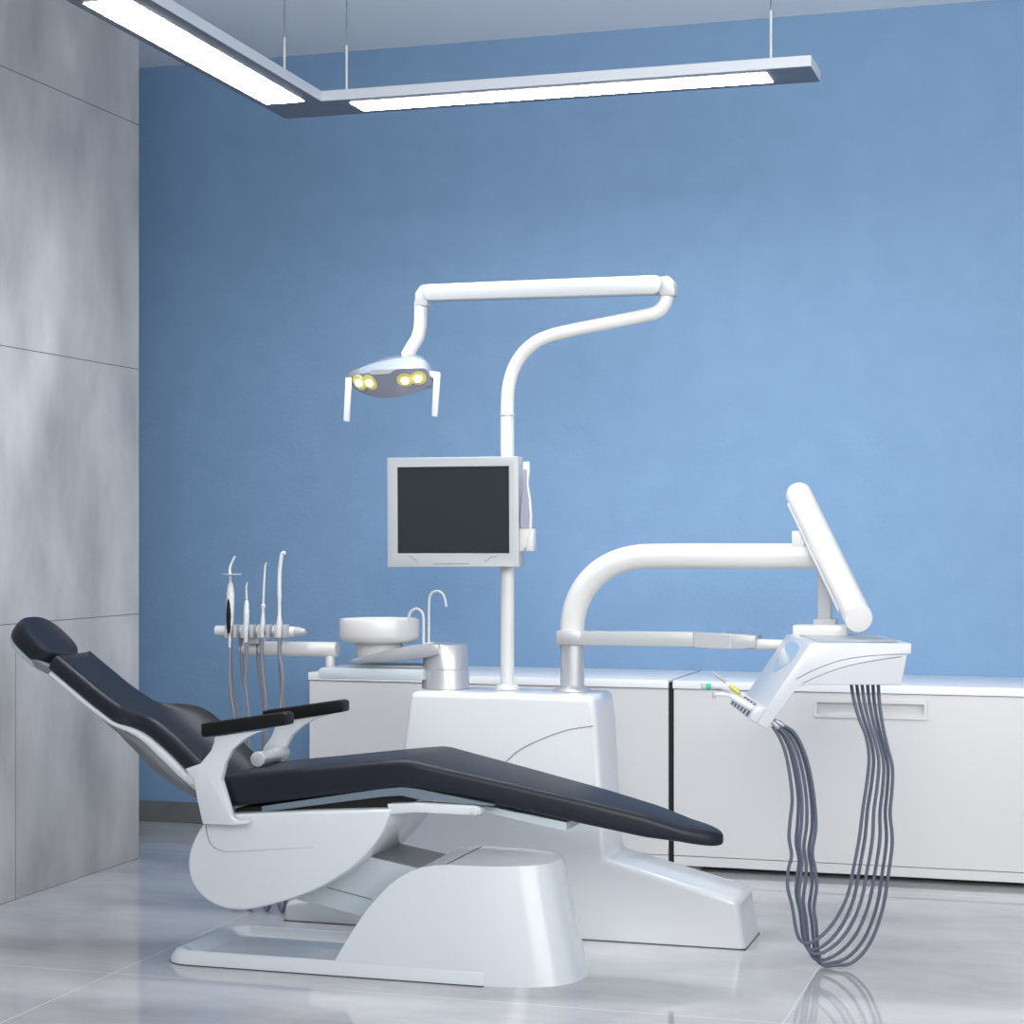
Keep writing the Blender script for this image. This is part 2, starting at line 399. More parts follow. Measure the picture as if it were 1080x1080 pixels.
def back_ring(s, w, raise_, th, base=0.0, shrink=0.0, mid=0.0, notch=0.0):
    """closed ring: front surface from near to far, then rear surface back"""
    o = Vector((A_.x, YC, A_.z)) + dirv*s
    pts = []; n = 14; r = min(.018, th*.45)
    w = w - shrink
    def front(y): return mid*(1) + (raise_-mid)*min(1, abs(y)/max(w, 1e-4))**3
    for k in range(n+1):                                   # front
        y = -w + r + (2*w-2*r)*k/n; pts.append((y, front(y) + base))
    for k in range(1, 6):
        a = math.pi/2*k/5; pts.append((w-r+r*math.sin(a), raise_+base-r+r*math.cos(a)))
    for k in range(0, 6):
        a = math.pi/2*k/5; pts.append((w-r+r*math.cos(a), raise_+base-th+r-r*math.sin(a)))
    for k in range(n-1, 0, -1):
        y = -w + r + (2*w-2*r)*k/n; pts.append((y, front(y)+base-th))
    for k in range(0, 6):
        a = math.pi/2*k/5; pts.append((-w+r-r*math.sin(a), raise_+base-th+r-r*math.cos(a)))
    for k in range(1, 6):
        a = math.pi/2*k/5; pts.append((-w+r-r*math.cos(a), raise_+base-r+r*math.sin(a)))
    return [o + Vector((0, y, 0)) + nrm*v + dirv*(notch*(1-min(1, abs(y)/(w*.85))**3)) for y, v in pts]
SS = [SMAX*k/46 for k in range(47)]
def sm(x, ys):                                             # smoothed interpolation
    d = .012
    return sum(interp(x+o_, ss, ys) for o_ in (-2*d, -d, 0, d, 2*d))/5
rings = []
for s in SS:
    r_ = sm(s, rs); w = sm(s, ws)
    rings.append(back_ring(s, w, r_, .054, mid=min(r_*.2, 0), notch=.035*max(0, 1-s/.09)))
rings.insert(0, back_ring(-.006, .115, -.006+rs[0], .042, shrink=.006, notch=.035))
obj('backrest_cushion', loft(rings), M_LEATHER, chair, 50)
# shell behind the cushion: bright rim and a rear bulge painted in shadow grey
rings = []; rings2 = []
for s_ in [.012] + [.02 + (SMAX-.05)*k/36 for k in range(37)]:
    f = s_/SMAX; r_ = sm(s_, rs); w = sm(s_, ws)
    th = .014 + .020*max(0, min(1, (f-.42)/.3))
    if f > .85: th *= lerp(1, .7, (f-.85)/.15)
    rings.append(back_ring(s_, w, r_, th, base=-.055, shrink=.004, mid=r_*.2, notch=.035*max(0, 1-s_/.09)))
    if f > .36:
        g = math.sin(math.pi*min(1, (f-.36)/.64))
        rings2.append(back_ring(s_, w, r_, .006 + .025*g, base=-.055-th+.004, shrink=.010, mid=r_*.2))
obj('backrest_shell', loft(rings), M_WHITE2, chair, 50)
obj('backrest_shaded_rear', loft(rings2), M_UNDER, chair, 50)
# headrest
hd = (dirv + Vector((.0, 0, -.10))).normalized(); hn = Vector((-hd.z, 0, hd.x)); hn = hn if hn.z > 0 else -hn
hc = W(53, 670.5, YC)
def head_ring(a, b, n_off, scale=1.0, ex=2.7, off=0.0):
    out = []
    for k in range(40):
        an = 2*math.pi*k/40; c_, s_ = math.cos(an), math.sin(an)
        u = math.copysign(abs(c_)**(2/ex), c_)*a*scale; v = math.copysign(abs(s_)**(2/ex), s_)*b*scale
        out.append(hc + hd*(u+off) + Vector((0, v, 0)) + hn*n_off)
    return out
HA, HB = .098, .108
obj('headrest_cushion', loft([head_ring(HA, HB, -.062, .90), head_ring(HA, HB, -.056, .97), head_ring(HA, HB, -.045, 1.0), head_ring(HA, HB, -.016, 1.0),
     head_ring(HA, HB, -.004, .975), head_ring(HA, HB, .001, .93), head_ring(HA, HB, -.004, .80), head_ring(HA, HB, -.009, .5), head_ring(HA, HB, -.010, .2)]), M_LEATHER, chair)
obj('headrest_plate', loft([head_ring(HA, HB, -.063, .98), head_ring(HA, HB, -.070, .96), head_ring(HA, HB, -.082, .86)]), M_SHELL, chair)
kp = W(45, 700, YC-.03)
obj('headrest_joint', prism([(33, 692), (44, 698), (60, 708), (58, 712), (48, 710.5), (37, 704), (32, 697)], YC-.10, YC+.04, .006, 3), M_UNDER, chair)
# armrests
def armrest(dy, label):
    def q(pts): return [W(x, y, 5.2) + Vector((0, dy, 0)) for x, y in pts]
    sgn = 1 if dy == 0 else -1
    outline = [(226, 776.5), (225.5, 783), (222, 792), (211, 805.5), (195, 811), (204, 822), (207.5, 842), (213.6, 869), (247, 870.5), (262, 869), (262, 865.5), (249, 866), (244, 862), (237, 838), (232.5, 823), (237.5, 804), (245, 790.5), (257.5, 779.5), (268, 774), (281, 769.5)]
    if dy > 0: outline = [(226, 776.5), (225.5, 783), (222, 792), (213, 805), (212, 818), (232.5, 823), (237.5, 804), (245, 790.5), (257.5, 779.5), (268, 774), (281, 769.5), (300, 764)]
    b = obj('armrest_bracket', prism3(q(outline), Vector((0, .028, 0)), .003, 2), M_WHITE2, chair)
    y0 = Vector((0, -.012, 0))
    pad = [(213.6, 763), (300, 751), (304, 753), (304, 764.5), (216, 777.5), (213.6, 775)]
    obj('armrest_pad', prism3([p + y0 for p in q(pad)], Vector((0, .058, 0)), .006, 3), M_LEATHER2, b)
    if dy > 0:
        c = W(273, 800.5, 5.46)
        obj('pivot', cyl(c, Vector((c.x, 5.655, c.z)), .022, .003, 28), M_STEEL, b)
        obj('pivot_cap', cyl(c - Vector((0, .012, 0)), c, .0235, .002, 28), M_WHITE, b)
    else:
        c = q([(203, 820)])[0]
        obj('pivot', cyl(c + Vector((-.002, .005, 0)), c + Vector((-.002, .06, 0)), .022, .004, 24), M_WHITE, b)
armrest(0, ''); armrest(.44, '')

# ------------------------------------------------------------------ treatment unit tower
YT = 6.12
unit = thing('dental_unit', 'white moulded treatment tower standing on the floor behind the chair', 'dental unit', (-1.86, 6.1, 0))
TZ = .787
body = [(299, 968.5), (299.5, 951), (321, 948.5), (405, 886), (424, 790), (432, 732.6), (626, 732.6), (629.5, 765), (637.5, 905.5), (700, 924.5), (778, 949), (786, 998)]
pa = [W(x, y, 5.952) for x, y in body]
pa[0].z = pa[-1].z = 0; pa[5].z = pa[6].z = TZ - .0004
bm = loft([pa, [Vector((p.x, 6.215, p.z)) for p in pa]])
bmesh.ops.recalc_face_normals(bm, faces=bm.faces)
es = [e for e in bm.edges if max(v.co.z for v in e.verts) > .005 and e.calc_face_angle(0) > math.radians(12)]
bmesh.ops.bevel(bm, geom=es, offset=.022, offset_type='OFFSET', segments=5, profile=.5, affect='EDGES', clamp_overlap=True)
tower = obj('tower', bm, M_WHITE, unit)
obj('contact_shadow', box(pa[0].x+.002, pa[-1].x+.001, 5.9505, 6.2165, .0003, .0035), M_DGREY, unit)  # dark strip standing in for the shadow line where tower meets floor
obj('seam', tube(pxpath([(534, 803), (548, 791), (570, 780), (598, 770), (624, 766), (622, 766)], 5.9515), .0018, 6), M_SEAM, tower)
# ------------------------------------------------------------------ spittoon
sp0 = W(470, 726, YT); spz = TZ
spit = thing('spittoon', 'white round rinse basin on a tapered steel stand with two curved spouts', 'spittoon', (sp0.x, YT, TZ))
rr0 = 25.5/F*6.45; zt = W(470, 679, YT).z; zsm = W(470, 705, YT).z
obj('stand', lathe(Vector((sp0.x, YT, 0)), [(rr0, TZ+.0005), (rr0*.955, zsm-.0008), (rr0*.935, zsm), (rr0*.95, zsm+.0008), (rr0*.905, zt-.003), (rr0*.88, zt)], 40), M_STEEL, spit)
armp = [(368, 697.5), (374, 694.5), (392, 690), (412, 685), (432, 681), (452, 679.4), (462, 680), (462, 690), (450, 693.5), (432, 696), (400, 698.3), (376, 698.6)]
obj('basin_arm', prism(armp, YT-.092, YT+.085, .0025, 2, 25), M_STEEL, spit)
bc = W(400, 660, YT)
rb = 42.3/F*(YT/(CT+ST*(400-CX)/F))
z1 = W(400, 652.5, YT).z; z0 = W(400, 678.5, YT).z; zp = W(400, 694, YT).z
basin = obj('basin', lathe(Vector((bc.x, YT, 0)), [(.04, zp), (.074, zp+.001), (.077, zp+.012), (.080, z0-.002), (rb*.62, z0+.001), (rb*.88, z0+.006), (rb*.97, z0+.016), (rb, z0+.03), (rb, z1-.008), (rb*.985, z1-.001), (rb*.96, z1), (rb*.93, z1-.006), (rb*.9, z1-.03), (rb*.7, z1-.052), (rb*.2, z1-.06), (.001, z1-.06)], 56), M_PIPE, spit)
obj('spout', tube(pxpath([(446.8, 681), (446.8, 668), (446.6, 652), (444.5, 645), (439, 642), (433.3, 645), (430.8, 652), (430.6, 656)], YT), .0046, 12), M_PIPE, spit)
obj('spout', tube(pxpath([(452.4, 681), (452.4, 660), (452.6, 634), (454.5, 626.5), (460, 623.3), (466, 625.5), (469.3, 632), (470.6, 640)], YT+.01), .0042, 12), M_PIPE, spit)
obj('spout_base', cyl(W(453, 680.2, YT), W(453, 680.2, YT)+Vector((0, 0, .009)), .016, .002, 24), M_PIPE, spit)

# ------------------------------------------------------------------ assistant instrument holder
hold = thing('instrument_holder', 'pale grey swivel arm and rail holding four instruments, left of the rinse basin', 'instrument holder', W(348, 716, YT))
obj('mounting_plate', prism([(336, 705.5), (339, 704.3), (446, 706), (446, 717.5), (336, 715.5), (335, 711)], YT-.09, YT+.09, .004, 2, 25), M_SHELL, hold)
obj('mounting_plate', prism([(374, 700.8), (446, 702), (446, 705.7), (362, 704.6)], YT-.02, YT+.11, .002, 2, 25), M_SHELL, hold)
obj('post', cyl(W(348.2, 706.5, YT), W(348.2, 690, YT), .0165, .002), M_PIPE, hold)
arm_ = obj('arm', cyl(W(254.5, 684, YT), W(356, 685, YT), .0262, .004), M_PIPE, hold)
YR = 6.07
rail = obj('rail', cyl(W(228, 665.2, YR), W(312, 666.3, YR), .0185, .003), M_PIPE, hold)
obj('rail_tip', rod([(0, .018), (.01, .018), (.034, .010), (.038, .009)], W(311.5, 666.3, YR), W(324, 666.4, YR), 24), M_GREYPL, hold)
obj('rail_bracket', prism([(261, 670), (270, 670), (273, 679), (259, 679)], YR-.01, YT+.01, .003, 2), M_GREYPL, hold)
INS = [242.6, 260.0, 277.2, 294.8]
for x in INS:
    for o_ in (-4.6, 4.6):
        obj('clip', prism([(x+o_-1.6, 659), (x+o_+1.6, 659), (x+o_+1.6, 672.8), (x+o_-1.6, 672.8)], YR-.047, YR-.012, .0015, 2), M_GREYPL, rail)
YI_ = YR-.036
def ihose(x, y0, pts, ret, t):
    """hose from the foot of an instrument down in a loop and up again to the rail"""
    a = [W(p[0], p[1], YI_) for p in pts]
    b0 = a[-1]
    r_ = [W(p[0], p[1], YR+.03) for p in ret]
    low = .0085
    mid = [Vector((b0.x+.006, YI_+.005, .36)), Vector((b0.x+.012, YI_+.012, .14)), Vector((b0.x+.006, YI_+.022, low+.03)), Vector((b0.x-.012, YI_+.04, low)), Vector((b0.x-.03, YI_+.052, low+.03)), Vector((b0.x-.036, YI_+.062, .14)), Vector((r_[0].x-.006, YR+.03, .40))]
    return obj('hose', tube(catmull(a+mid+r_, 7), .0068, 10), M_HOSE2, t)
RET = lambda x: [(x+.5, 735), (x-3, 712), (x-4, 690), (x-4, 677)]
# 1 curing light
t = thing('curing_light', 'white instrument with a black grip, round shield and bent glass tip, leftmost on the rail', 'dental instrument', W(242.6, 684, YI_), 'instruments on the assistant rail')
obj('body', rod([(0, .003), (.012, .0075), (.04, .0125), (.11, .014), (.150, .0135), (.165, .011), (.180, .008), (.188, .0045)], W(242.4, 671, YI_), W(243.2, 616, YI_), 20), M_PIPE, t)
g = obj('grip', rod([(0, .004), (.02, .008), (.06, .0095), (.10, .008), (.135, .004)], W(241.2, 668, YI_-.008), W(241.8, 626, YI_-.008), 16), M_LEATHER2, t)
obj('tip', tube(pxpath([(243, 617), (242.7, 606), (242.4, 600), (244.2, 594), (247.8, 586.8)], YI_), lambda q: .0048 - .0006*q, 10), M_PIPE, t)
obj('shield', cyl(W(244.6, 606.1, YI_), W(244.6, 605.3, YI_), .034, .0006, 28), M_GREYPL, t)
obj('connector', rod([(0, .004), (.02, .005), (.03, .006), (.045, .004)], W(242.4, 684.5, YI_), W(242.4, 670, YI_), 14), M_PIPE, t)
ihose(242.5, 684, [(242.4, 683), (242.2, 710), (243.5, 732), (246.5, 752), (247, 775)], [(252, 760), (247, 735), (243.5, 710), (243, 672)], t)
# 2 scaler
t = thing('scaler_handpiece', 'short white ribbed instrument with a thin pointed tip, second from left on the rail', 'dental instrument', W(260, 678, YI_), 'instruments on the assistant rail')
obj('body', rod([(0, .006), (.003, .0075), (.03, .0085), (.06, .0105), (.085, .0095), (.093, .0108), (.101, .0095), (.109, .0105), (.117, .009), (.135, .0085), (.148, .004)], W(259.6, 678, YI_), W(260.2, 631, YI_), 20), M_PIPE, t)
obj('tip', tube(pxpath([(260.2, 632), (259.9, 624), (259.8, 619), (261, 614)], YI_), lambda q: .0036 - .0018*q, 10), M_PIPE, t)
ihose(260, 678, [(259.8, 677), (259.8, 700), (258.6, 720), (261, 738), (262.5, 765)], [(262, 750), (258, 722), (255, 704), (254, 672)], t)
# 3 saliva ejector
t = thing('saliva_ejector', 'slim white instrument with a long straight thin tip, third from left on the rail', 'dental instrument', W(277, 673, YI_), 'instruments on the assistant rail')
obj('body', rod([(0, .006), (.012, .008), (.016, .007), (.02, .009), (.05, .0085), (.08, .006), (.10, .0048), (.107, .0075), (.114, .0075), (.118, .004)], W(276.6, 673, YI_), W(277.8, 636, YI_), 20), M_PIPE, t)
obj('tip', tube(pxpath([(277.7, 638), (278.4, 618), (279.2, 604), (279.7, 597), (280.9, 593.7)], YI_), lambda q: .0042 - .0014*q, 10), M_PIPE, t)
ihose(277, 673, [(276.6, 672.5), (276, 690), (278, 715), (280, 738), (280, 765)], [(278.5, 750), (274.5, 715), (272, 691), (272, 672)], t)
# 4 suction
t = thing('suction_handle', 'tall white suction instrument with a thick bent tip, rightmost on the rail', 'dental instrument', W(295, 672, YI_), 'instruments on the assistant rail')
obj('body', rod([(0, .010), (.01, .011), (.05, .0105), (.075, .006), (.12, .0055), (.135, .0065), (.148, .0065), (.15, .004)], W(294.6, 672.3, YI_), W(294.8, 626, YI_), 20), M_PIPE, t)
obj('tip', tube(pxpath([(294.7, 629), (294.6, 614), (295.2, 600), (296.6, 589), (297.8, 584), (300.6, 583)], YI_), lambda q: .0072 - .0008*q, 12), M_PIPE, t)
ihose(295, 672, [(294.8, 671.5), (294.9, 690), (297.5, 706), (298.3, 722), (295.8, 742), (296, 765)], [(299, 752), (297, 722), (295.5, 700), (295.5, 672)], t)

# ------------------------------------------------------------------ operating lamp on its pole
lampo = thing('operating_lamp', 'white operating lamp on a tall bent pole with four glowing bulbs', 'operating lamp', W(535, 726, YT))
pr = 7.3/F*6.4
p0 = W(535, 726, YT); 
obj('pole', lathe(Vector((p0.x, YT, 0)), [(.042, TZ+.0005), (.042, TZ+.006), (.036, TZ+.016), (.028, TZ+.02), (pr, TZ+.022), (pr, W(535, 437.5, YT).z)], 32), M_PIPE, lampo)
obj('collar', lathe(Vector((p0.x, YT, 0)), [(pr, W(535, 439, YT).z), (pr+.003, W(535, 438.6, YT).z), (pr+.003, W(535, 437, YT).z), (pr, W(535, 436.5, YT).z)], 32), M_GREYPL, lampo)
obj('bent_pipe', tube(pxpath([(535, 438), (535.2, 425), (536.5, 408), (541.5, 390), (551.5, 373), (566, 360.5), (584, 353), (610, 347), (650, 339), (682, 332.5), (693, 329), (700.5, 321.5), (703.5, 311), (704, 304)], YT, 8), pr*.96, 24), M_PIPE, lampo)
obj('elbow_joint', prism([(694, 309.5), (696.5, 291.5), (704, 290.5), (711, 297.5), (711.5, 312), (697, 312)], YT-.026, YT+.026, .009, 3, 20), M_GREYPL, lampo)
sa = [(448, 299.8), (690, 290), (697, 292), (698, 301), (694, 308), (690, 310), (450, 317), (446, 314), (444.6, 308), (445.5, 302)]
obj('spring_arm', prism(sa, YT-.033, YT+.020, .005, 3, 25), M_GREYPL, lampo)
obj('elbow_joint', prism([(437, 323), (437, 309), (443, 301), (449, 299.5), (451, 317), (450.3, 323)], YT-.024, YT+.024, .007, 3, 20), M_GREYPL, lampo)
obj('drop_pipe', tube(pxpath([(443.7, 318), (443.7, 330), (443, 345), (440, 357), (434, 367), (429, 376)], YT, 8), .0225, 20), M_PIPE, lampo)
# lamp head
def hz(pts, Y): return [W(340+x/6.75, 350+y/6.75, Y) for x, y in pts]
def res(pts, n=24):
    P = catmull([Vector((x, y, 0)) for x, y in pts], 8); L_ = [0]
    for a, b in zip(P, P[1:]): L_.append(L_[-1]+(b-a).length)
    out = []
    for k in range(n+1):
        s = L_[-1]*k/n
        out.append((interp(s, L_, [p.x for p in P]), interp(s, L_, [p.y for p in P])))
    return out
top = res([(180, 306), (245, 266), (390, 205), (540, 168), (670, 165), (735, 195), (775, 250), (792, 330)])
bnd = res([(182, 312), (260, 300), (400, 285), (520, 266), (640, 262), (735, 262), (765, 320), (790, 385)])
low = res([(184, 318), (205, 372), (260, 425), (360, 462), (490, 470), (620, 448), (720, 415), (788, 392)])
def edgeY(base, d, n): return [base + d*(1-math.sin(math.pi*min(1, k/n))) for k in range(n+1)]
def curve3(c, base, d): return [W(340+x/6.75, 350+y/6.75, yv) for (x, y), yv in zip(c, edgeY(base, d, 24))]
T3 = curve3(top, YT-.03, .01); B3 = curve3(bnd, YT-.115, .075); L3 = curve3(low, YT-.02, .0)
K3 = [W(340+(x1*.5+x2*.5)/6.75, 350+(y1*.6+y2*.4)/6.75, YT+.05) for (x1, y1), (x2, y2) in zip(top, low)]
M3 = [(a+b)/2 + Vector((0, -.016, .006)) for a, b in zip(T3, B3)]
head = obj('lamp_head', loft([B3, M3, T3, K3, L3], cap=False, closed=False), M_LAMPSHELL, lampo, 60)
obj('front_panel', loft([B3, [(a+b)/2+Vector((0, -.006, -.002)) for a, b in zip(B3, L3)], L3], cap=False, closed=False), M_LAMPFACE, head, 60)
def facept(x, y):
    """point on the lamp face seen at zoomed coordinates"""
    import bisect
    best = None
    for i in range(25):
        (bx, by), (lx, ly) = bnd[i], low[i]
        t = (y-by)/max(1e-3, ly-by); xx = lerp(bx, lx, t)
        if best is None or abs(xx-x) < best[0]: best = (abs(xx-x), t, i)
    Y = lerp(B3[best[2]].y, L3[best[2]].y, best[1])
    return W(340+x/6.75, 350+y/6.75, Y-.009)
fn = Vector((.05, -.75, -.55)).normalized()
for x, y in ((263, 362), (337, 362), (588, 345), (680, 330)):
    c = facept(x, y)
    j_ = min(23, max(1, min(range(25), key=lambda q_: abs((bnd[q_][0]+low[q_][0])/2 - x))))
    fn = (L3[j_]-B3[j_]).cross(B3[j_+1]-B3[j_-1]).normalized(); fn = fn if fn.y < 0 else -fn
    c = c + fn*.005
    r_ = obj('reflector_glow', rod([(0, .029), (.004, .029), (.005, .027), (.004, .012)], c - fn*.008, c, 24), M_REFL, head)  # disc carries the painted glow around each bulb
    obj('bulb', rod([(0, .0115), (.004, .0105), (.007, .007), (.008, .002)], c - fn*.001, c + fn*.01, 20), M_LED, r_)
q = [facept(x, y) + Vector((0, -.004, 0)) for x, y in ((340, 306), (480, 298), (520, 266), (350, 274))]
obj('light_window', prism3(q, Vector((0, .006, 0))), M_PIPE, head)
def hnd(pts, Y, w):
    return prism3(hz(pts, Y), Vector((0, w, 0)), .003, 2)
obj('handle', hnd([(163, 325), (200, 322), (204, 345), (190, 640), (148, 634)], YT-.06, .010), M_PIPE, head)
obj('handle', hnd([(752, 276), (832, 286), (837, 300), (816, 606), (777, 600), (788, 330), (752, 310)], YT-.06, .010), M_PIPE, head)

# ------------------------------------------------------------------ monitor
YM = 6.02
mon = thing('monitor', 'square monitor with a dark blank screen and pale grey bezel, fixed to the pole', 'monitor', W(479, 598, YM))
def mz(pts): return [(400+x/6, 470+y/6) for x, y in pts]
hou = obj('housing', prism(mz([(50, 78), (882, 69), (888, 765), (53, 768)]), YM+.006, YM+.060, .004, 2), M_BEZEL, mon)
# bezel as a frame with a real opening
o_ = [W(x, y, YM) for x, y in mz([(50, 78), (878, 69), (884, 766), (53, 769)])]
i_ = [W(x, y, YM) for x, y in mz([(113, 137), (820, 129), (822, 682), (115, 682)])]
dpt = Vector((0, .008, 0))
bm = loft([[p + dpt for p in o_], [p + Vector((0, .001, 0)) for p in o_], [lerp(p, sum(o_, Vector())/4, .006) for p in o_], [lerp(p, sum(i_, Vector())/4, -.006) for p in i_], [p + Vector((0, .001, 0)) for p in i_], [p + dpt for p in i_]], cap=False)
obj('bezel', bm, M_BEZEL, mon)
obj('screen', prism(mz([(108, 132), (826, 124), (828, 688), (110, 688)]), YM+.0045, YM+.0075), M_SCREEN, mon)
for a, b in (((185, 700), (205, 702)), ((205, 702), (246, 738)), ((665, 738), (712, 704)), ((712, 704), (745, 702)), ((345, 747), (570, 745))):
    pa, pb = [W(400+p[0]/6, 470+p[1]/6, YM-.0003) for p in (a, b)]
    obj('bezel_mark', tube([pa, pb], .0014, 6), M_SEAM, mon)
obj('pole_clamp', prism([(520, 500), (548, 500), (548, 580), (520, 580)], YM+.055, YT+.03, .006, 2), M_BEZEL, mon)
chd = obj('camera_holder', join(prism(mz([(884, 527), (912, 527), (912, 668), (880, 668)]), YM+.01, YM+.05, .003, 2),
                          prism(mz([(931, 527), (971, 525), (972, 667), (929, 667)]), YM+.01, YM+.05, .003, 2),
                          prism(mz([(880, 610), (970, 610), (970, 660), (880, 660)]), YM+.04, YM+.055, .002, 2)), M_PIPE, mon)
cam_ = thing('intraoral_camera', 'slim grey and white handheld wand camera in the clip beside the monitor', 'camera', W(553.5, 575, YM+.03))
wand = [(908, 102), (946, 100), (948, 150), (940, 240), (955, 340), (963, 440), (962, 530), (935, 590), (925, 655), (908, 655), (905, 590), (890, 520), (890, 440), (902, 350), (910, 240), (906, 150)]
obj('body', prism(mz(wand), YM+.006, YM+.022, .003, 2, 25), M_PIPE, cam_)
obj('grip', prism(mz([(910, 150), (935, 150), (932, 240), (945, 350), (950, 440), (948, 524), (892, 522), (892, 440), (903, 350), (912, 240)]), YM+.002, YM+.0065, .001, 1), mat('lilac_grey_plastic', (150, 152, 168), .35), cam_)

# ------------------------------------------------------------------ delivery system
dl = thing('delivery_unit', 'white instrument delivery unit on a thick bent arm beside the tower, hoses hanging below', 'delivery unit', W(604, 726, YT))
c0 = W(603.7, 726, YT); zr = lambda y, x=603.7: W(x, y, YT).z
cr = 13.3/F*6.35
obj('collar', lathe(Vector((c0.x, YT, 0)), [(cr+.022, TZ+.0005), (cr+.022, TZ+.005), (cr+.014, TZ+.012), (cr+.002, TZ+.018), (cr-.002, TZ+.02), (cr-.002, zr(667))], 36), M_STEEL, dl)
obj('swivel_bracket', prism([(586.2, 666.2), (588, 665), (617.5, 665.8), (617.5, 680.5), (589, 680.5), (586.2, 679)], YT-.058, YT+.058, .006, 2), M_STEEL, dl)
obj('flat_arm', prism([(612, 666), (731.5, 666.8), (731.5, 682.6), (612, 680.6)], YT-.06, YT+.0, .003, 2), M_GREYPL, dl)
obj('arm_joint', prism([(731.5, 666.9), (771, 669.5), (771, 684.7), (748, 684), (731.5, 682.6)], YT-.062, YT+.002, .002, 2), M_STEEL, dl, 12)
obj('arm_plate', prism([(757, 667.6), (797, 670.8), (797, 683), (780, 685), (757, 684)], YT-.057, YT+.06, .003, 2), M_GREYPL, dl)
obj('rod', cyl(W(779, 679, YT-.02), W(852, 681, YT-.02), .0175, .003), M_PIPE, dl)
obj('bent_arm', tube(pxpath([(603.7, 667), (604.2, 655), (607.5, 639), (616, 621), (630, 605), (648, 594), (670, 588), (700, 586.5), (760, 586.5), (866, 586.8)], YT, 9), cr*.985, 28), M_PIPE, dl)
obj('joint_block', prism([(835, 560), (846, 560), (852, 590), (835, 578)], YT-.03, YT+.03, .003, 2), M_PIPE, dl)
tp = WD(839, 514.5, 6.17); bt = WD(906, 653, 5.76)
L_ = (bt-tp).length; R_ = .0425
axd = (bt-tp).normalized(); cn = (axd*.55 - FWD*.75 - Vector((0, 0, .1))).normalized()
bm = rod([(0, .010), (.003, .022), (.010, .033), (.022, .040), (.034, R_), (L_-.016, R_), (L_-.0025, R_), (L_, R_-.0025)], tp, bt, 40)
for v in bm.verts:                                      # the lower end is cut off at a slant
    t_ = (v.co - tp).dot(axd)
    if t_ > L_-.03:
        off = v.co - tp - axd*t_
        v.co -= axd*(off.dot(cn)/axd.dot(cn))
obj('balance_arm', bm, M_PIPE, dl)
ax = (bt-tp).normalized(); sd = ax.cross(FWD).normalized(); sd = sd if sd.x < 0 else -sd
sdd = (sd*.9 + FWD*.35).normalized()
obj('arm_rib', tube([tp + ax*.06 + sdd*.037, bt - ax*.05 + sdd*.037], .013, 12), M_PIPE, dl)
obj('post', prism([(862, 585), (876, 585), (876, 655), (862, 655)], YT-.02, YT+.025, .004, 2), M_GREYPL, dl)
obj('post_foot', prism([(858, 653), (881, 653), (881, 659.5), (858, 659.5)], YT-.03, YT+.035, .002, 1), M_GREYPL, dl)
pl_ = prism([(836, 659.5), (893, 659.5), (893, 674), (836, 674)], YT-.10, YT+.05, .003, 2)
obj('support_plate', pl_, M_PIPE, dl)
# head, yawed to the camera-aligned directions u (width) and depth
DN, DF = 5.60, 6.085
def H(px, py, d=DN): return WD(px, py, d)
outline = [(855, 678), (961.5, 678.5), (961.5, 689.5), (957, 690.5), (951, 722.5), (852, 722.5), (842, 724), (818, 757), (809, 769), (797.5, 763)]
rt = [H(x, y) for x, y in outline]; back = FWD*(DF-DN)
head = obj('head', prism3(rt, back, .004, 3, 25), M_HEAD, dl)
# swooping trim lines on the near side
for pts in ([(840, 716), (860, 706), (885, 697), (910, 692.5), (940, 690.3), (957, 690)], [(846, 721), (866, 712), (892, 703), (918, 697.5), (951, 692.5)]):
    obj('seam', tube(catmull([H(x, y, DN-.0006) for x, y in pts], 6), .0013, 6), M_SEAM, head)
# recessed tray in the top: rim + floor
zt_ = rt[0].z
def U(px): return (px-CX)/F*DN
tr = [C(U(866), DN+.035, zt_+.0006), C(U(950), DN+.035, zt_+.0006), C(U(950), DF-.03, zt_+.0006), C(U(866), DF-.03, zt_+.0006)]
def rim(a, b, w, h): 
    n_ = (b-a).normalized(); s_ = Vector((-n_.y, n_.x, 0))*w
    return prism3([a-s_/2, a+s_/2, b+s_/2, b-s_/2], Vector((0, 0, h)), .001, 1)
obj('top_tray', prism3(tr, Vector((0, 0, .0015)), .0005, 1), M_GREYPL, head)
# sloped control panel: display and holder slots
n0 = H(855, 680) ; n1 = H(798, 763.5)
pdn = (n1-n0)                               # down the panel
pn = Vector((pdn.z, 0, 0)); 
pn = pdn.cross(FWD).normalized(); pn = pn if pn.dot(RGT) < 0 else -pn
def PP(t, d, o=0): return n0 + pdn*t + FWD*d + pn*o
disp = catmull([PP(.06, .36, .0016), PP(.06, .14, .0016), PP(.22, .10, .0016), PP(.40, .22, .0016), PP(.42, .32, .0016), PP(.22, .37, .0016)], 5, closed=True)
obj('display', prism3(disp, pn*.002), mat('blue_grey_display', (168, 190, 208), .15, coat=.5), head)
obj('seam', tube([PP(.50, .03, .0012), PP(.48, .25, .0012), PP(.50, .46, .0012)], .0012, 6), M_SEAM, head)
SL = [.03+.076*k for k in range(6)]
hold_ = obj('holder_ledge', prism3([PP(.80, -.0, .001), PP(1.0, -.0, .001), PP(1.0, -.0, .030), PP(.84, 0, .030)], FWD*(DF-DN), .004, 2), M_HEAD, head)
for d in SL:
    obj('slot', prism3([PP(.99, d+.01, .0005), PP(.99, d+.036, .0005), PP(.83, d+.036, .0005), PP(.83, d+.01, .0005)], pn*.0315, .001, 1), M_DGREY, hold_)
    obj('slot_mark', prism3([PP(.75, d+.018, .0012), PP(.75, d+.028, .0012), PP(.64, d+.028, .0012), PP(.64, d+.018, .0012)], pn*.001), M_SEAM, head)
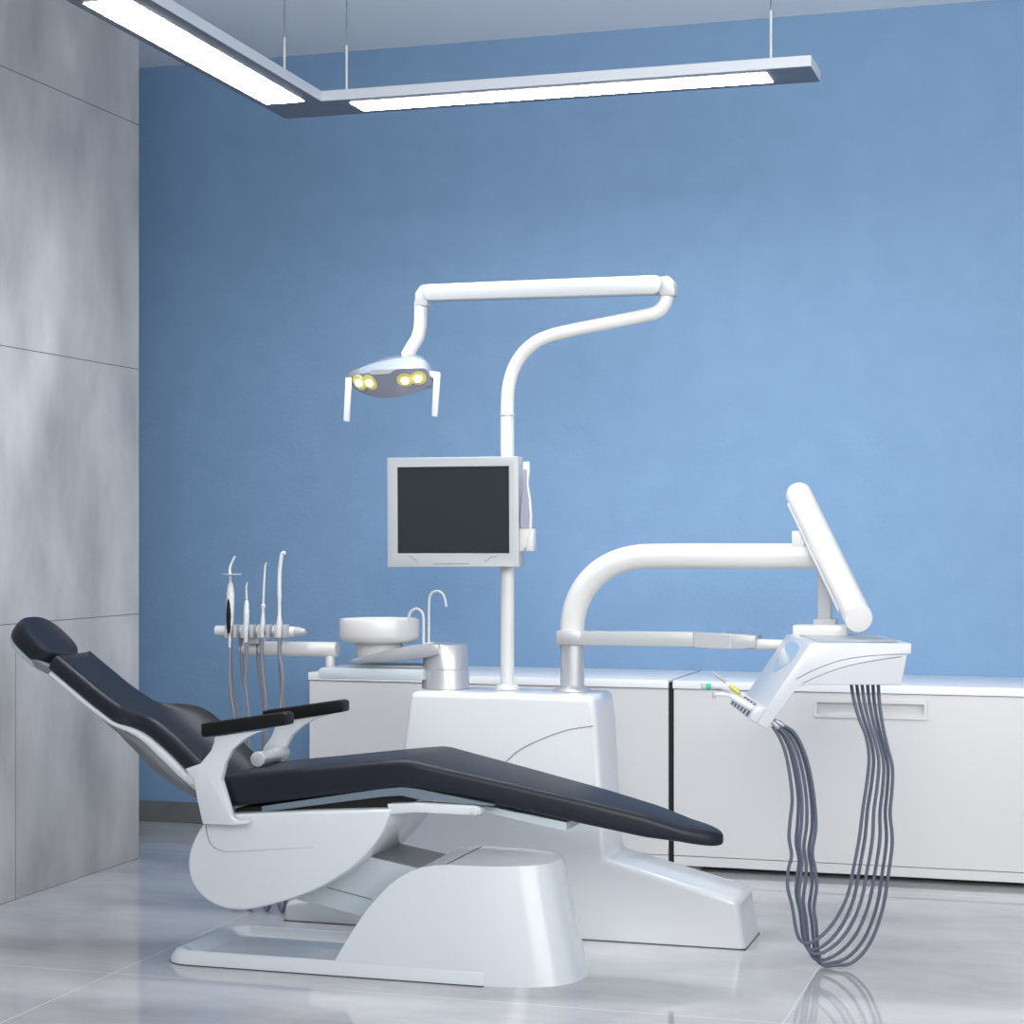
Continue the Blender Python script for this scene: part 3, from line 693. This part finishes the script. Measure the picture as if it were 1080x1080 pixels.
# hoses: from the underside of the head down in a long loop and up to the holder
def hzp(pts): return [(680+x/2.7, 680+y/2.7) for x, y in pts]
HA_ = [(588, 112), (596, 160), (612, 215), (630, 260), (639, 320), (633, 390), (621, 470), (611, 550), (594, 640), (577, 715), (548, 775), (515, 818), (478, 846), (448, 846), (432, 815), (420, 745), (407, 690), (409, 640), (418, 600), (411, 550), (414, 500), (420, 440), (413, 370), (400, 305), (383, 262), (364, 233)]
HB_ = [(665, 112), (668, 160), (676, 220), (690, 285), (706, 350), (704, 420), (699, 480), (705, 560), (694, 650), (676, 755), (640, 850), (590, 905), (540, 926), (508, 918), (494, 880), (488, 800), (482, 750), (490, 690), (486, 640), (478, 590), (488, 520), (483, 440), (470, 360), (452, 300), (425, 250), (388, 226)]
HA_, HB_ = hzp(HA_), hzp(HB_)
wig = [0, .9, -.5, .8, -.7, .3]
mixL = [0, .28, .42, .62, .86, 1.0]
for k in range(6):
    f = k/5
    pts = []
    n_ = len(HA_)
    for i, (a, b) in enumerate(zip(HA_, HB_)):
        g = i/(n_-1)
        ff = lerp(f, mixL[k], min(1, max(0, (g-.3)/.3)))
        side = math.sin(g*math.pi)
        x = lerp(a[0], b[0], ff) + 1.6*wig[k]*math.sin(g*9+k*2)*side
        y = lerp(a[1], b[1], ff) + .8*wig[k]*math.cos(g*7+k)*side
        d = 5.68 + lerp(.0, .05, math.sin(k*2.3)*.5+.5) + .012*k - .01*wig[k]*side
        d -= max(0, g-.75)*.1
        p = WD(x, y, d)
        p.z = max(p.z, .012)
        pts.append(p)
    h = obj('hose', tube(catmull(pts, 5), .0052, 10), M_HOSE, dl)
    e = pts[-1]; dv = (pts[-1]-pts[-2]).normalized()
    if k > 1: obj('hose_connector', rod([(0, .006), (.004, .0078), (.02, .0078), (.024, .006), (.032, .006)], e - dv*.010, e + dv*.03, 14), M_STEEL, h)

# instruments in the delivery unit
def handp(name, label, d, cat='handpiece'):
    return thing(name, label, cat, WD(797, 752, d), 'handpieces on the delivery unit')
t = handp('turbine_handpiece', 'white drill handpiece with a small angled head, lowest and nearest in the delivery unit holder', 5.66)
d = 5.63
P = lambda x, y, dd=0: WD(740+x/7.717, 650+y/7.717, d+dd)
obj('body', rod([(0, .007), (.004, .0095), (.03, .0115), (.075, .0105), (.088, .0075), (.092, .006)], P(455, 775), P(230, 645), 20), M_PIPE, t)
obj('neck', tube(catmull([P(245, 650), P(200, 638), P(150, 635), P(105, 636)], 4), .0055, 12), M_PIPE, t)
obj('burr_head', cyl(P(101, 608), P(101, 668), .0062, .001, 16), M_GREYPL, t)
t = handp('air_syringe', 'grey instrument with a green ring behind its square head, pointing left from the delivery unit', 5.80)
d = 5.78
obj('body', rod([(0, .008), (.03, .0095), (.075, .006), (.08, .005)], P(400, 730), P(200, 600), 18), M_GREYPL, t)
obj('neck', tube(catmull([P(225, 615), P(190, 596), P(150, 584), P(70, 578)], 4), .0048, 12), M_GREYPL, t)
obj('green_ring', rod([(0, .0085), (.001, .0098), (.0135, .0098), (.0145, .0085)], P(75, 573), P(35, 573), 18), M_GREEN, t)
obj('tip', rod([(0, .0085), (.001, .0098), (.013, .0098), (.014, .0085)], P(36, 573), P(-10, 573), 18), M_GREYPL, t)
t = handp('yellow_ringed_probe', 'thin pointed instrument with a yellow sleeve, topmost in the delivery unit holder', 5.90)
d = 5.90
obj('body', rod([(0, .008), (.03, .009), (.06, .007)], P(440, 720), P(290, 615), 18), M_PIPE, t)
obj('yellow_sleeve', rod([(0, .0062), (.01, .0066), (.03, .0062), (.036, .005)], P(302, 625), P(185, 525), 16), M_YELLOW, t)
obj('tip', rod([(0, .006), (.015, .0055), (.035, .0048), (.05, .002)], P(195, 535), P(65, 440), 16), M_GREYPL, t)

# ------------------------------------------------------------------ light
def area(name, loc, target, sx_, sy_, power, col):
    l = bpy.data.lights.new(name, 'AREA'); l.shape = 'RECTANGLE'; l.size = sx_; l.size_y = sy_; l.energy = power; l.color = col
    o = bpy.data.objects.new(name, l); COL.objects.link(o); o.location = loc
    o.rotation_euler = (Vector(target) - Vector(loc)).to_track_quat('-Z', 'Y').to_euler()
    return o
area('right_softbox', (2.9, 2.2, 1.9), (-1.4, 6.5, .9), 3.2, 2.4, 85, (1.0, .985, .96))  # unseen area light, added at right front for soft light and highlights
area('room_fill', (-1.0, 1.2, 3.35), (-1.6, 5.2, .4), 3.0, 1.4, 88, (.97, .98, 1.0))  # unseen overhead fill, added to brighten the chair
wl = area('wall_fill', (.1, 1.0, 2.3), (-1.0, 7.87, 1.75), 1.6, 1.2, 22, (1.0, .965, .90))  # unseen fill, added to brighten the middle of the blue wall
wl.data.spread = math.radians(62)
w = bpy.data.worlds.new('World'); scene.world = w; w.use_nodes = True
nt = w.node_tree; bg = nt.nodes['Background']
bg.inputs['Color'].default_value = (.84, .92, 1.0, 1); bg.inputs['Strength'].default_value = .55

# ------------------------------------------------------------------ camera
cd = bpy.data.cameras.new('Camera'); co = bpy.data.objects.new('Camera', cd); COL.objects.link(co)
cd.sensor_width = 36; cd.lens = F/1080*36; cd.shift_y = (HY-540)/1080
co.location = (0, 0, CH); co.rotation_euler = (math.pi/2, 0, TH)
scene.camera = co
scene.view_settings.view_transform = 'Standard'
scene.view_settings.look = 'None'; scene.view_settings.exposure = 0.0
scene.cycles.use_denoising = True
